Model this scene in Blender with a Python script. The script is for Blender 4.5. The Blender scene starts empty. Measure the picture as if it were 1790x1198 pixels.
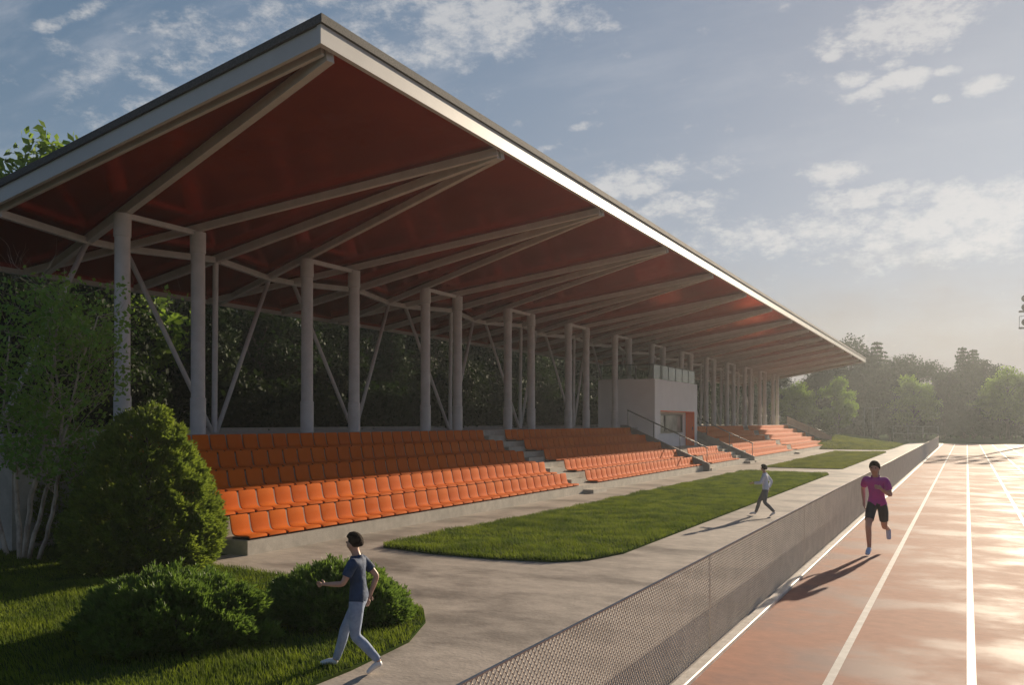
import bpy, bmesh, math, random
import numpy as np
from mathutils import Vector, Matrix, Quaternion
R = math.radians
rnd = random.Random(7)
rng = np.random.default_rng(11)
SC = bpy.context.scene
COL = SC.collection

# ------------------------------------------------------------------ camera
H = 2.43
cam_d = bpy.data.cameras.new('camera')
cam = bpy.data.objects.new('camera', cam_d)
COL.objects.link(cam)
cam.location = (0, 0, H)
cam.rotation_euler = (R(90), 0, R(28.0))
cam_d.sensor_width = 36
cam_d.lens = 36 * 1495 / 1790
cam_d.shift_y = (738 - 599) / 1790
cam_d.clip_start = .1
cam_d.clip_end = 3000
SC.camera = cam

# ------------------------------------------------------------------ light
SUN_AZ, SUN_EL = 9.0, 16.0          # azimuth clockwise from +y
sun_d = bpy.data.lights.new('sun', 'SUN')
sun = bpy.data.objects.new('sun', sun_d)
COL.objects.link(sun)
sv = Vector((math.sin(R(SUN_AZ)) * math.cos(R(SUN_EL)), math.cos(R(SUN_AZ)) * math.cos(R(SUN_EL)), math.sin(R(SUN_EL))))
sun.rotation_euler = sv.to_track_quat('Z', 'Y').to_euler()
sun_d.energy = 5.0
sun_d.angle = R(.6)
sun_d.color = (1.0, .83, .62)
SC.view_settings.view_transform = 'Standard'
SC.view_settings.look = 'None'
SC.view_settings.exposure = 0.6
SC.view_settings.gamma = 1.0

CLOUDS = [(-0.858, 0.615, 0.36, 0.065, .35), (-0.545, 0.545, 0.15, 0.045, 1.0), (-0.653, 0.525, 0.17, 0.024, .8), (-1.301, 0.543, 0.082, 0.026, 0.6), (-1.425, 0.743, 0.073, 0.012, 0.5), (-0.054, 0.421, 0.064, 0.026, 1.35), (-0.105, 0.416, 0.023, 0.009, 1.1), (-0.026, 0.433, 0.038, 0.012, 1.1), (-0.127, 0.405, 0.009, 0.006, 1.1), (-0.105, 0.375, 0.015, 0.007, 1.0), (-0.058, 0.363, 0.025, 0.009, 1.1), (-0.1, 0.355, 0.021, 0.006, 1.1), (-0.07, 0.38, 0.013, 0.004, 0.8), (0.018, 0.346, 0.024, 0.008, 1.15), (-0.013, 0.364, 0.01, 0.005, 1.0), (-0.018, 0.339, 0.006, 0.004, 0.9), (-0.011, 0.392, 0.005, 0.005, 0.6), (-0.125, 0.275, 0.03, 0.013, 1.2), (-0.096, 0.246, 0.058, 0.011, 1.0), (-0.346, 0.298, 0.08, 0.015, 0.85), (-0.313, 0.259, 0.06, 0.015, 0.75), (0.023, 0.218, 0.065, 0.028, 1.3), (-0.07, 0.21, 0.187, 0.014, 0.8), (0.0, 0.188, 0.115, 0.022, 0.8), (-0.228, 0.214, 0.112, 0.017, 0.4), (-0.394, 0.493, 0.014, 0.006, 0.6), (-0.429, 0.377, 0.016, 0.004, 0.6), (-0.519, 0.392, 0.01, 0.005, 0.6), (-0.485, 0.354, 0.012, 0.004, 0.5)]


def make_world():
    w = bpy.data.worlds.new('World')
    SC.world = w
    w.use_nodes = True
    nt = w.node_tree
    N, L = nt.nodes, nt.links
    N.clear()
    out = N.new('ShaderNodeOutputWorld')
    bg = N.new('ShaderNodeBackground')
    bg.inputs['Strength'].default_value = .10
    sky = N.new('ShaderNodeTexSky')
    sky.sky_type = 'NISHITA'
    sky.sun_disc = False
    sky.sun_elevation = R(SUN_EL)
    sky.sun_rotation = R(SUN_AZ)
    sky.air_density = 1.0
    sky.dust_density = 0.6
    sky.ozone_density = 1.2

    def vm(op, a, b=None):
        n = N.new('ShaderNodeVectorMath'); n.operation = op
        for i, q in enumerate((a, b)):
            if q is None: continue
            if isinstance(q, (tuple, list)): n.inputs[i].default_value = q
            else: L.new(q, n.inputs[i])
        return n

    def ma(op, a, b=None, clamp=False):
        n = N.new('ShaderNodeMath'); n.operation = op; n.use_clamp = clamp
        for i, q in enumerate((a, b)):
            if q is None: continue
            if isinstance(q, (int, float)): n.inputs[i].default_value = q
            else: L.new(q, n.inputs[i])
        return n.outputs[0]
    tc = N.new('ShaderNodeTexCoord')
    sp = N.new('ShaderNodeSeparateXYZ')
    L.new(tc.outputs['Generated'], sp.inputs[0])
    yy = ma('MAXIMUM', ma('ABSOLUTE', sp.outputs[1]), .05)
    cx = N.new('ShaderNodeCombineXYZ')
    L.new(ma('DIVIDE', sp.outputs[0], yy), cx.inputs[0])
    L.new(ma('DIVIDE', sp.outputs[2], yy), cx.inputs[1])
    P0 = cx.outputs[0]

    def noise(vec, scale, det, rough=.55):
        n = N.new('ShaderNodeTexNoise'); n.inputs['Scale'].default_value = scale
        n.inputs['Detail'].default_value = det; n.inputs['Roughness'].default_value = rough
        L.new(vec, n.inputs['Vector']); return n
    warp = noise(tc.outputs['Generated'], 11, 4)
    wv = vm('SCALE', vm('SUBTRACT', warp.outputs['Color'], (.5, .5, .5)).outputs[0]); wv.inputs['Scale'].default_value = .055
    wv2 = vm('MULTIPLY', wv.outputs[0], (1, .5, 0))
    P = vm('ADD', P0, wv2.outputs[0]).outputs[0]
    m = None
    for (px, pz, rx, rz, a) in CLOUDS:
        d = vm('MULTIPLY', vm('SUBTRACT', P, (px, pz, 0)).outputs[0], (1 / (rx * 1.35), 1 / (rz * 1.35), 0)).outputs[0]
        q = vm('DOT_PRODUCT', d, d).outputs['Value']
        v = ma('MULTIPLY', ma('SUBTRACT', 1.0, q), a)
        m = v if m is None else ma('MAXIMUM', m, v)
    m = ma('MAXIMUM', m, -.55)
    st = vm('MULTIPLY', tc.outputs['Generated'], (1, 1, 1.9)).outputs[0]
    n1 = noise(st, 34, 11, .68).outputs['Fac']
    n2 = noise(st, 10, 5, .6).outputs['Fac']
    nn = ma('ADD', ma('MULTIPLY', ma('SUBTRACT', n1, .5), 4.2), ma('MULTIPLY', ma('SUBTRACT', n2, .5), 2.2))
    dens = ma('ADD', m, nn)
    mr = N.new('ShaderNodeMapRange'); mr.interpolation_type = 'SMOOTHSTEP'
    L.new(dens, mr.inputs['Value']); mr.inputs['From Min'].default_value = -.15; mr.inputs['From Max'].default_value = 1.7
    mr.inputs['To Max'].default_value = .56
    # faint veil of high cirrus
    n3 = noise(vm('MULTIPLY', P0, (1, 4.0, 1)).outputs[0], 3.2, 5, .6).outputs['Fac']
    veil = N.new('ShaderNodeMapRange'); veil.interpolation_type = 'SMOOTHSTEP'
    L.new(n3, veil.inputs['Value']); veil.inputs['From Min'].default_value = .42; veil.inputs['From Max'].default_value = .8
    veil.inputs['To Max'].default_value = .32
    # self shading of the cloud: thin rims brighter than thick cores
    core = N.new('ShaderNodeMapRange'); L.new(dens, core.inputs['Value'])
    core.inputs['From Min'].default_value = .9; core.inputs['From Max'].default_value = 2.6
    mixc = N.new('ShaderNodeMix'); mixc.data_type = 'RGBA'
    L.new(core.outputs[0], mixc.inputs['Factor'])
    mixc.inputs['A'].default_value = (6.2, 5.8, 5.3, 1)
    mixc.inputs['B'].default_value = (3.4, 3.5, 3.8, 1)
    mx = N.new('ShaderNodeMix'); mx.data_type = 'RGBA'
    L.new(veil.outputs[0], mx.inputs['Factor'])
    hs = N.new('ShaderNodeHueSaturation'); hs.inputs['Saturation'].default_value = 1.15
    L.new(sky.outputs[0], hs.inputs['Color'])
    # bright sky compressed per channel: dims the glow round the sun
    KS = (3.4, 3.85, 4.9)
    den = vm('ADD', hs.outputs[0], KS).outputs[0]
    soft = vm('DIVIDE', vm('MULTIPLY', hs.outputs[0], KS).outputs[0], den).outputs[0]
    # grey bank of cloud low over the horizon
    el = ma('DIVIDE', sp.outputs[2], yy)
    bank = N.new('ShaderNodeMapRange'); bank.interpolation_type = 'SMOOTHSTEP'
    L.new(ma('ADD', el, ma('MULTIPLY', ma('SUBTRACT', n2, .5), .12)), bank.inputs['Value'])
    bank.inputs['From Min'].default_value = .21; bank.inputs['From Max'].default_value = .04
    bank.inputs['To Max'].default_value = .9
    mb_ = N.new('ShaderNodeMix'); mb_.data_type = 'RGBA'
    L.new(bank.outputs[0], mb_.inputs['Factor']); L.new(soft, mb_.inputs['A']); mb_.inputs['B'].default_value = (2.6, 2.3, 2.1, 1)
    L.new(mb_.outputs['Result'], mx.inputs['A']); mx.inputs['B'].default_value = (3.6, 3.7, 4.0, 1)
    mx2 = N.new('ShaderNodeMix'); mx2.data_type = 'RGBA'
    L.new(mr.outputs[0], mx2.inputs['Factor'])
    L.new(mx.outputs['Result'], mx2.inputs['A']); L.new(mixc.outputs['Result'], mx2.inputs['B'])
    # added: unseen sky behind and right of the view dimmed to cut ambient light
    hd = vm('NORMALIZE', vm('MULTIPLY', tc.outputs['Generated'], (1, 1, .55)).outputs[0]).outputs[0]
    cs = vm('DOT_PRODUCT', hd, (-math.sin(R(25)), math.cos(R(25)), 0)).outputs['Value']
    sky_dim = N.new('ShaderNodeMapRange'); sky_dim.interpolation_type = 'SMOOTHSTEP'
    L.new(cs, sky_dim.inputs['Value']); sky_dim.inputs['From Min'].default_value = .15; sky_dim.inputs['From Max'].default_value = .74
    dim_mix = N.new('ShaderNodeMix'); dim_mix.data_type = 'RGBA'; L.new(sky_dim.outputs[0], dim_mix.inputs['Factor'])
    dim_mix.inputs['A'].default_value = (.64, .69, .78, 1); dim_mix.inputs['B'].default_value = (1, 1, 1, 1)
    fin = vm('MULTIPLY', mx2.outputs['Result'], dim_mix.outputs['Result'])
    L.new(fin.outputs[0], bg.inputs['Color'])
    L.new(bg.outputs[0], out.inputs[0])


make_world()


# ------------------------------------------------------------------ materials
def mat(name, c1, c2=None, scale=8, rough=.6, rough2=None, bump=0., bscale=60, metallic=0., detail=5, stretch=(1, 1, 1), spec=.5, lo=.35, hi=.65, coords='Object', trans=0., rand=0., fine=None):
    m = bpy.data.materials.new(name); m.use_nodes = True
    nt = m.node_tree; N, L = nt.nodes, nt.links
    b = N['Principled BSDF']
    b.inputs['Roughness'].default_value = rough
    b.inputs['Metallic'].default_value = metallic
    b.inputs['Specular IOR Level'].default_value = spec
    tc = N.new('ShaderNodeTexCoord')
    mp = N.new('ShaderNodeMapping'); mp.inputs['Scale'].default_value = stretch
    L.new(tc.outputs[coords], mp.inputs['Vector'])
    col = None
    if c2 is not None:
        n = N.new('ShaderNodeTexNoise'); n.inputs['Scale'].default_value = scale; n.inputs['Detail'].default_value = detail
        n.inputs['Roughness'].default_value = .6
        L.new(mp.outputs[0], n.inputs['Vector'])
        r = N.new('ShaderNodeMapRange'); r.interpolation_type = 'SMOOTHSTEP'
        r.inputs['From Min'].default_value = lo; r.inputs['From Max'].default_value = hi
        L.new(n.outputs['Fac'], r.inputs['Value'])
        mx = N.new('ShaderNodeMix'); mx.data_type = 'RGBA'
        mx.inputs['A'].default_value = (*c1, 1); mx.inputs['B'].default_value = (*c2, 1)
        L.new(r.outputs[0], mx.inputs['Factor'])
        col = mx.outputs['Result']
        if rough2 is not None:
            rr = N.new('ShaderNodeMapRange'); L.new(r.outputs[0], rr.inputs['Value'])
            rr.inputs['To Min'].default_value = rough; rr.inputs['To Max'].default_value = rough2
            L.new(rr.outputs[0], b.inputs['Roughness'])
    else:
        rgb = N.new('ShaderNodeRGB'); rgb.outputs[0].default_value = (*c1, 1); col = rgb.outputs[0]
    if rand:
        oi = N.new('ShaderNodeObjectInfo')
        hs = N.new('ShaderNodeHueSaturation')
        for sock, amt in (('Value', rand), ('Hue', rand * .04)):
            k = N.new('ShaderNodeMapRange'); L.new(oi.outputs['Random'], k.inputs['Value'])
            c0 = 1.0 if sock == 'Value' else .5
            k.inputs['To Min'].default_value = c0 - amt; k.inputs['To Max'].default_value = c0 + amt
            L.new(k.outputs[0], hs.inputs[sock])
        L.new(col, hs.inputs['Color']); col = hs.outputs[0]
    if fine:
        n = N.new('ShaderNodeTexNoise'); n.inputs['Scale'].default_value = fine[0]; n.inputs['Detail'].default_value = 8
        n.inputs['Roughness'].default_value = .7
        L.new(mp.outputs[0], n.inputs['Vector'])
        k = N.new('ShaderNodeMapRange'); L.new(n.outputs['Fac'], k.inputs['Value'])
        k.inputs['From Min'].default_value = .3; k.inputs['From Max'].default_value = .7
        k.inputs['To Min'].default_value = 1 - fine[1]; k.inputs['To Max'].default_value = 1 + fine[1]
        v = N.new('ShaderNodeVectorMath'); v.operation = 'SCALE'
        L.new(col, v.inputs[0]); L.new(k.outputs[0], v.inputs['Scale']); col = v.outputs[0]
    L.new(col, b.inputs['Base Color'])
    if bump:
        n = N.new('ShaderNodeTexNoise'); n.inputs['Scale'].default_value = bscale; n.inputs['Detail'].default_value = 4
        L.new(mp.outputs[0], n.inputs['Vector'])
        bp = N.new('ShaderNodeBump'); bp.inputs['Strength'].default_value = bump; bp.inputs['Distance'].default_value = .02
        L.new(n.outputs['Fac'], bp.inputs['Height']); L.new(bp.outputs[0], b.inputs['Normal'])
    if trans:
        t = N.new('ShaderNodeBsdfTranslucent'); L.new(col, t.inputs['Color'])
        ms = N.new('ShaderNodeMixShader'); ms.inputs[0].default_value = trans
        L.new(b.outputs[0], ms.inputs[1]); L.new(t.outputs[0], ms.inputs[2])
        L.new(ms.outputs[0], N['Material Output'].inputs['Surface'])
    return m


M = {}
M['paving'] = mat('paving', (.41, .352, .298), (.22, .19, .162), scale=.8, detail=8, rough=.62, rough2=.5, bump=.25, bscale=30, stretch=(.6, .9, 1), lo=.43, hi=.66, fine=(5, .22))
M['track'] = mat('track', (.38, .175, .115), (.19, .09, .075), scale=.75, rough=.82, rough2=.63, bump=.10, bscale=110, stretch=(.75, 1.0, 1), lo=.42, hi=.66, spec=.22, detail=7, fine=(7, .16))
M['line'] = mat('line', (.62, .58, .53), (.48, .44, .39), scale=6, rough=.5, bump=.1)
M['soil'] = mat('soil', (.035, .06, .015), (.05, .07, .02), scale=2, rough=.95, spec=0.0)
M['ground'] = mat('ground', (.05, .085, .02), (.03, .05, .015), scale=.3, rough=.95, spec=0.0, bump=.4, bscale=4)
M['mound'] = mat('mound', (.075, .105, .018), (.035, .06, .012), scale=.35, rough=.95, spec=0.0, bump=.5, bscale=6)
M['concrete'] = mat('concrete', (.50, .455, .385), (.41, .37, .31), scale=2.2, rough=.75, bump=.2, bscale=40, fine=(6, .12))
M['concrete_dark'] = mat('concrete_dark', (.30, .285, .26), (.22, .21, .19), scale=2.5, rough=.8, bump=.2, bscale=40)
M['seat'] = mat('seat', (.66, .135, .003), (.61, .121, .003), scale=3, rough=.8, spec=.08, rand=.04)
M['plate_dark'] = mat('plate_dark', (.03, .015, .01), rough=.6)
M['steel'] = mat('steel', (.70, .665, .64), (.62, .59, .56), scale=3, rough=.45, spec=.4)
M['fascia'] = mat('fascia', (.60, .59, .57), (.55, .54, .52), scale=1.2, rough=.48, spec=.5)
M['roofing'] = mat('roofing', (.13, .125, .12), (.08, .078, .075), scale=40, rough=.8, bump=.5, bscale=120)
M['soffit'] = mat('soffit', (.48, .074, .011), (.38, .056, .009), scale=.6, rough=.13, rough2=.22, bump=.02, bscale=300, metallic=.65, spec=.1)
M['soffit'].node_tree.nodes['Principled BSDF'].inputs['Specular Tint'].default_value = (1, .30, .08, 1)
M['white'] = mat('white', (.91, .895, .875), (.87, .855, .835), scale=1.5, rough=.6, bump=.05)
M['orange'] = mat('orange', (.95, .13, .008), rough=.5)
M['black'] = mat('black', (.012, .012, .012), rough=.4)
M['wire'] = mat('wire', (.72, .63, .52), (.62, .54, .44), scale=3, rough=.6)
M['bark_pale'] = mat('bark_pale', (.62, .51, .40), (.34, .26, .20), scale=9, rough=.8, stretch=(1, 1, .5), bump=.4, bscale=30)
M['bark'] = mat('bark', (.10, .075, .055), (.06, .045, .035), scale=6, rough=.9, bump=.5, bscale=20)
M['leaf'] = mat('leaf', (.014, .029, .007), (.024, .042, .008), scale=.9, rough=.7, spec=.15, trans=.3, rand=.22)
M['leaf_bright'] = mat('leaf_bright', (.24, .36, .04), (.15, .23, .03), scale=.8, rough=.65, spec=.2, trans=.55, rand=.15)
M['leaf_birch'] = mat('leaf_birch', (.16, .33, .045), (.26, .40, .055), scale=2.2, rough=.5, trans=.5)
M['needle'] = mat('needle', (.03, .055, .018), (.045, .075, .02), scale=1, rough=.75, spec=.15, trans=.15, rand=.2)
M['thuja'] = mat('thuja', (.24, .31, .036), (.14, .20, .028), scale=4, rough=.55, trans=.45)
M['juniper'] = mat('juniper', (.16, .25, .035), (.10, .17, .028), scale=4, rough=.55, trans=.45)
M['grass'] = mat('grass', (.19, .245, .022), (.08, .125, .014), scale=1.6, rough=.75, spec=.12, trans=.4)
M['grass_far'] = mat('grass_far', (.22, .25, .024), (.13, .16, .02), scale=.9, rough=.75, spec=.12, trans=.35, stretch=(1, .6, 1))
M['skin'] = mat('skin', (.55, .33, .24), (.50, .29, .21), scale=6, rough=.5)
M['navy'] = mat('navy', (.03, .06, .13), (.018, .04, .09), scale=10, rough=.8, bump=.6, bscale=14)
M['charcoal'] = mat('charcoal', (.025, .026, .03), rough=.8)
M['denim'] = mat('denim', (.30, .37, .50), (.24, .30, .42), scale=12, rough=.85, bump=.6, bscale=12)
M['shoe_white'] = mat('shoe_white', (.7, .7, .72), rough=.5)
M['shoe_blue'] = mat('shoe_blue', (.45, .6, .85), rough=.45)
M['hair'] = mat('hair', (.03, .02, .014), (.05, .034, .022), scale=20, rough=.85, spec=.1, bump=.8, bscale=40)
M['pale_shirt'] = mat('pale_shirt', (.66, .70, .80), rough=.8)
M['grey_cloth'] = mat('grey_cloth', (.16, .16, .165), rough=.85)
M['magenta'] = mat('magenta', (.45, .03, .30), (.36, .03, .30), scale=8, rough=.7, bump=.6, bscale=12)
M['eye'] = mat('eye', (.02, .015, .012), rough=.2)
M['lip'] = mat('lip', (.38, .15, .12), rough=.5)
M['pale_post'] = mat('pale_post', (.30, .29, .27), rough=.6)


def glass_mat():
    m = bpy.data.materials.new('glass'); m.use_nodes = True
    nt = m.node_tree; N, L = nt.nodes, nt.links
    g = N.new('ShaderNodeBsdfGlossy'); g.inputs['Roughness'].default_value = .03; g.inputs['Color'].default_value = (.9, .95, .93, 1)
    t = N.new('ShaderNodeBsdfTransparent'); t.inputs['Color'].default_value = (.72, .80, .76, 1)
    fr = N.new('ShaderNodeFresnel'); fr.inputs['IOR'].default_value = 1.6
    ms = N.new('ShaderNodeMixShader')
    L.new(fr.outputs[0], ms.inputs[0]); L.new(t.outputs[0], ms.inputs[1]); L.new(g.outputs[0], ms.inputs[2])
    L.new(ms.outputs[0], N['Material Output'].inputs['Surface'])
    return m


M['glass'] = glass_mat()
M['pane'] = mat('pane', (.25, .24, .22), (.42, .40, .36), scale=1.2, rough=.08, spec=.9)


# ------------------------------------------------------------------ helpers
def tag(o, label=None, cat=None, group=None, kind=None):
    if label: o['label'] = label
    if cat: o['category'] = cat
    if group: o['group'] = group
    if kind: o['kind'] = kind
    return o


def empty(name, loc=(0, 0, 0), rz=0, label=None, cat=None, group=None):
    o = bpy.data.objects.new(name, None); COL.objects.link(o)
    o.location = loc; o.rotation_euler = (0, 0, rz); o.empty_display_size = .2
    return tag(o, label, cat, group)


def copy_tree(o, parent=None):
    c = o.copy(); COL.objects.link(c)
    if parent: c.parent = parent
    for ch in [x for x in o.children]: copy_tree(ch, c)
    return c


def link(name, me, m, parent=None, smooth=False):
    for k in (m if isinstance(m, (list, tuple)) else [m]): me.materials.append(k)
    if smooth:
        me.polygons.foreach_set('use_smooth', [True] * len(me.polygons))
    o = bpy.data.objects.new(name, me); COL.objects.link(o)
    if parent: o.parent = parent
    return o


def np_mesh(name, V, F):
    V = np.asarray(V, dtype=np.float32); F = np.asarray(F, dtype=np.int32)
    me = bpy.data.meshes.new(name); k = F.shape[1]
    me.vertices.add(len(V)); me.vertices.foreach_set('co', V.ravel())
    me.loops.add(F.size); me.loops.foreach_set('vertex_index', F.ravel())
    me.polygons.add(len(F)); me.polygons.foreach_set('loop_start', np.arange(0, F.size, k, dtype=np.int32))
    me.update(calc_edges=True); me.validate()
    return me


class MB:
    def __init__(s): s.v = []; s.f = []

    def box(s, a, b):
        (x0, y0, z0), (x1, y1, z1) = a, b
        x0, x1 = min(x0, x1), max(x0, x1); y0, y1 = min(y0, y1), max(y0, y1); z0, z1 = min(z0, z1), max(z0, z1)
        n = len(s.v)
        s.v += [(x0, y0, z0), (x1, y0, z0), (x1, y1, z0), (x0, y1, z0), (x0, y0, z1), (x1, y0, z1), (x1, y1, z1), (x0, y1, z1)]
        s.f += [tuple(n + i for i in q) for q in ((0, 3, 2, 1), (4, 5, 6, 7), (0, 1, 5, 4), (1, 2, 6, 5), (2, 3, 7, 6), (3, 0, 4, 7))]
        return s

    def bar(s, p, q, w, h):       # rectangular bar, h in the upright direction
        p, q = Vector(p), Vector(q); d = (q - p).normalized()
        up = Vector((0, 0, 1)) if abs(d.z) < .95 else Vector((1, 0, 0))
        a = d.cross(up).normalized(); u = a.cross(d).normalized()
        n = len(s.v)
        for e in (p, q):
            for sx, sy in ((-1, -1), (1, -1), (1, 1), (-1, 1)): s.v.append(tuple(e + a * (w / 2 * sx) + u * (h / 2 * sy)))
        s.f += [tuple(n + i for i in t) for t in ((0, 1, 2, 3), (7, 6, 5, 4), (0, 4, 5, 1), (1, 5, 6, 2), (2, 6, 7, 3), (3, 7, 4, 0))]
        return s

    def tube(s, pts, rad, seg=12, cap=True):
        pts = [Vector(p) for p in pts]
        rad = list(rad) if isinstance(rad, (list, tuple)) else [rad] * len(pts)
        n = len(s.v); ref = None
        for i, p in enumerate(pts):
            d = (pts[min(i + 1, len(pts) - 1)] - pts[max(i - 1, 0)])
            if d.length < 1e-9: d = Vector((0, 0, 1))
            d.normalize()
            if ref is None: ref = Vector((1, 0, 0)) if abs(d.x) < .8 else Vector((0, 1, 0))
            a = (ref - d * ref.dot(d)).normalized(); ref = a; b = d.cross(a)
            for k in range(seg):
                t = 2 * math.pi * k / seg
                s.v.append(tuple(p + (a * math.cos(t) + b * math.sin(t)) * rad[i]))
        for i in range(len(pts) - 1):
            for k in range(seg):
                k2 = (k + 1) % seg
                s.f.append((n + i * seg + k, n + i * seg + k2, n + (i + 1) * seg + k2, n + (i + 1) * seg + k))
        if cap:
            s.f.append(tuple(n + k for k in range(seg))[::-1])
            s.f.append(tuple(n + (len(pts) - 1) * seg + k for k in range(seg)))
        return s

    def prism(s, poly, axis, a0, a1):   # poly in the plane across axis ('y': (x,z), 'z': (x,y))
        n = len(s.v); k = len(poly)
        for a in (a0, a1):
            for (p, q) in poly: s.v.append((p, a, q) if axis == 'y' else (p, q, a) if axis == 'z' else (a, p, q))
        s.f.append(tuple(range(n, n + k))); s.f.append(tuple(range(n + 2 * k - 1, n + k - 1, -1)))
        for i in range(k):
            j = (i + 1) % k; s.f.append((n + i, n + k + i, n + k + j, n + j))
        return s

    def mesh(s, name, bevel=0, seg=2):
        me = bpy.data.meshes.new(name); me.from_pydata(s.v, [], s.f); me.update()
        bm = bmesh.new(); bm.from_mesh(me)
        bmesh.ops.recalc_face_normals(bm, faces=bm.faces)
        if bevel: bmesh.ops.bevel(bm, geom=list(bm.edges), offset=bevel, segments=seg, affect='EDGES', profile=.5)
        bm.to_mesh(me); bm.free()
        return me

    def build(s, name, m, parent=None, bevel=0, smooth=False, seg=2):
        return link(name, s.mesh(name, bevel, seg), m, parent, smooth)


def shade_auto(o, ang=35):
    me = o.data
    me.polygons.foreach_set('use_smooth', [True] * len(me.polygons))
    if hasattr(me, 'set_sharp_from_angle'): me.set_sharp_from_angle(angle=R(ang))
    return o


def inside(poly, x, y):
    res = np.zeros(len(x), bool); n = len(poly)
    for i in range(n):
        x0, y0 = poly[i]; x1, y1 = poly[(i + 1) % n]
        c = ((y0 > y) != (y1 > y)) & (x < (x1 - x0) * (y - y0) / (y1 - y0 + 1e-12) + x0)
        res ^= c
    return res


# ------------------------------------------------------------------ ground
def sheet(name, poly, z, m, thick=0):
    mb = MB()
    if thick: mb.prism(poly, 'z', z - thick, z)
    else:
        mb.v = [(x, y, z) for x, y in poly]; mb.f = [tuple(range(len(poly)))]
    o = mb.build(name, m); return tag(o, kind='structure')


sheet('ground', [(-900, -300), (900, -300), (900, 1500), (-900, 1500)], 0.0, M['ground'])
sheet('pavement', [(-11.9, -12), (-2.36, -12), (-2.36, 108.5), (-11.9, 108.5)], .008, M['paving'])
TX1 = 8.4
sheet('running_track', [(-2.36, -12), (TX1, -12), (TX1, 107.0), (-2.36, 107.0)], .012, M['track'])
for i in range(1, 8):
    x = -2.30 + 1.17 * i
    sheet('lane_line', [(x - .04, -12), (x + .04, -12), (x + .04, 104.2), (x - .04, 104.2)], .016, M['line'])
sheet('lane_line', [(-2.22, 104.2), (TX1, 104.2), (TX1, 104.32), (-2.22, 104.32)], .016, M['line'])
mb = MB().prism([(-2.36, .0), (-2.24, .0), (-2.24, .05), (-2.25, .06), (-2.35, .06), (-2.36, .05)], 'y', -12, 104.4)
tag(mb.build('track_kerb', M['line']), kind='structure')

LAWN_NEAR = [(-26, -8), (-5.30, -8), (-5.28, 6.6), (-5.40, 7.75), (-5.75, 8.6), (-6.15, 9.15), (-6.9, 9.6), (-8.2, 9.9), (-9.6, 10.15), (-11.2, 10.3), (-11.6, 10.5), (-26, 10.5)]
LAWN_MID = [(-10.15, 13.9), (-9.9, 13.35), (-8.6, 13.1), (-7.3, 13.1), (-6.3, 13.3), (-5.8, 13.8), (-5.55, 14.8), (-5.55, 41.3), (-5.7, 41.8), (-9.3, 41.9), (-9.6, 41.5), (-9.75, 22)]
LAWN_FAR = [(-9.5, 46.6), (-9.3, 46.3), (-5.8, 46.3), (-5.6, 46.6), (-5.6, 73.5), (-5.8, 74.0), (-9.3, 74.0), (-9.5, 73.5)]
for nm, pl in (('lawn', LAWN_NEAR), ('lawn', LAWN_MID), ('lawn', LAWN_FAR)):
    sheet(nm, pl, .035, M['soil'], thick=.05)


def grass(name, poly, n, h, w, m, seed, box=None, zf=None):
    g = np.random.default_rng(seed)
    P = np.array(poly); lo = P.min(0); hi = P.max(0)
    if box: lo = np.maximum(lo, box[:2]); hi = np.minimum(hi, box[2:])
    x = g.uniform(lo[0], hi[0], n * 2); y = g.uniform(lo[1], hi[1], n * 2)
    k = inside(poly, x, y); x = x[k][:n]; y = y[k][:n]; n = len(x)
    # tufty: low-frequency height field
    cl = .5 + .5 * np.sin(x * 2.1 + 1.3 * np.sin(y * 1.7)) * np.sin(y * 2.7 + 1.1 * np.sin(x * 1.9))
    cl2 = np.sin(x * .8 + 2 * np.sin(y * .45 + x * .3)) * np.sin(y * 1.3 + np.sin(x * 1.1))
    hh = h * (.35 + .75 * cl * (.7 + .3 * cl2) + .25 * np.maximum(cl2, 0) + g.uniform(-.15, .3, n))
    a = g.uniform(0, 2 * math.pi, n); le = g.uniform(.1, .75, n) * hh
    la = g.uniform(0, 2 * math.pi, n) * .35 + 2.2 + 1.2 * np.sin(x * .9) * np.cos(y * .7)
    z0 = .03 if zf is None else zf(x, y)
    bx, by = np.cos(a) * w / 2, np.sin(a) * w / 2
    V = np.empty((n, 5, 3), np.float32)
    V[:, 0] = np.c_[x - bx, y - by, np.full(n, 0) + z0]; V[:, 1] = np.c_[x + bx, y + by, np.full(n, 0) + z0]
    mx_, my_ = x + np.cos(la) * le * .35, y + np.sin(la) * le * .35
    V[:, 2] = np.c_[mx_ + bx * .75, my_ + by * .75, z0 + hh * .6]; V[:, 3] = np.c_[mx_ - bx * .75, my_ - by * .75, z0 + hh * .6]
    V[:, 4] = np.c_[x + np.cos(la) * le, y + np.sin(la) * le, z0 + hh]
    b = np.arange(n)[:, None] * 5
    F = np.concatenate([b + [0, 1, 2], b + [0, 2, 3], b + [3, 2, 4]])
    o = link(name, np_mesh(name, V.reshape(-1, 3), F), m)
    return tag(o, kind='stuff')


grass('grass', LAWN_NEAR, 150000, .085, .009, M['grass'], 1, box=(-22, 4.0, -4, 10.6))['label'] = 'thick green grass of the near lawn under the shrubs'
grass('grass', LAWN_MID, 170000, .10, .012, M['grass'], 2)['label'] = 'sunlit green grass of the long lawn before the stand'
grass('grass', LAWN_FAR, 45000, .085, .03, M['grass_far'], 3)['label'] = 'green grass of the farther lawn near the end of the stand'

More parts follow.
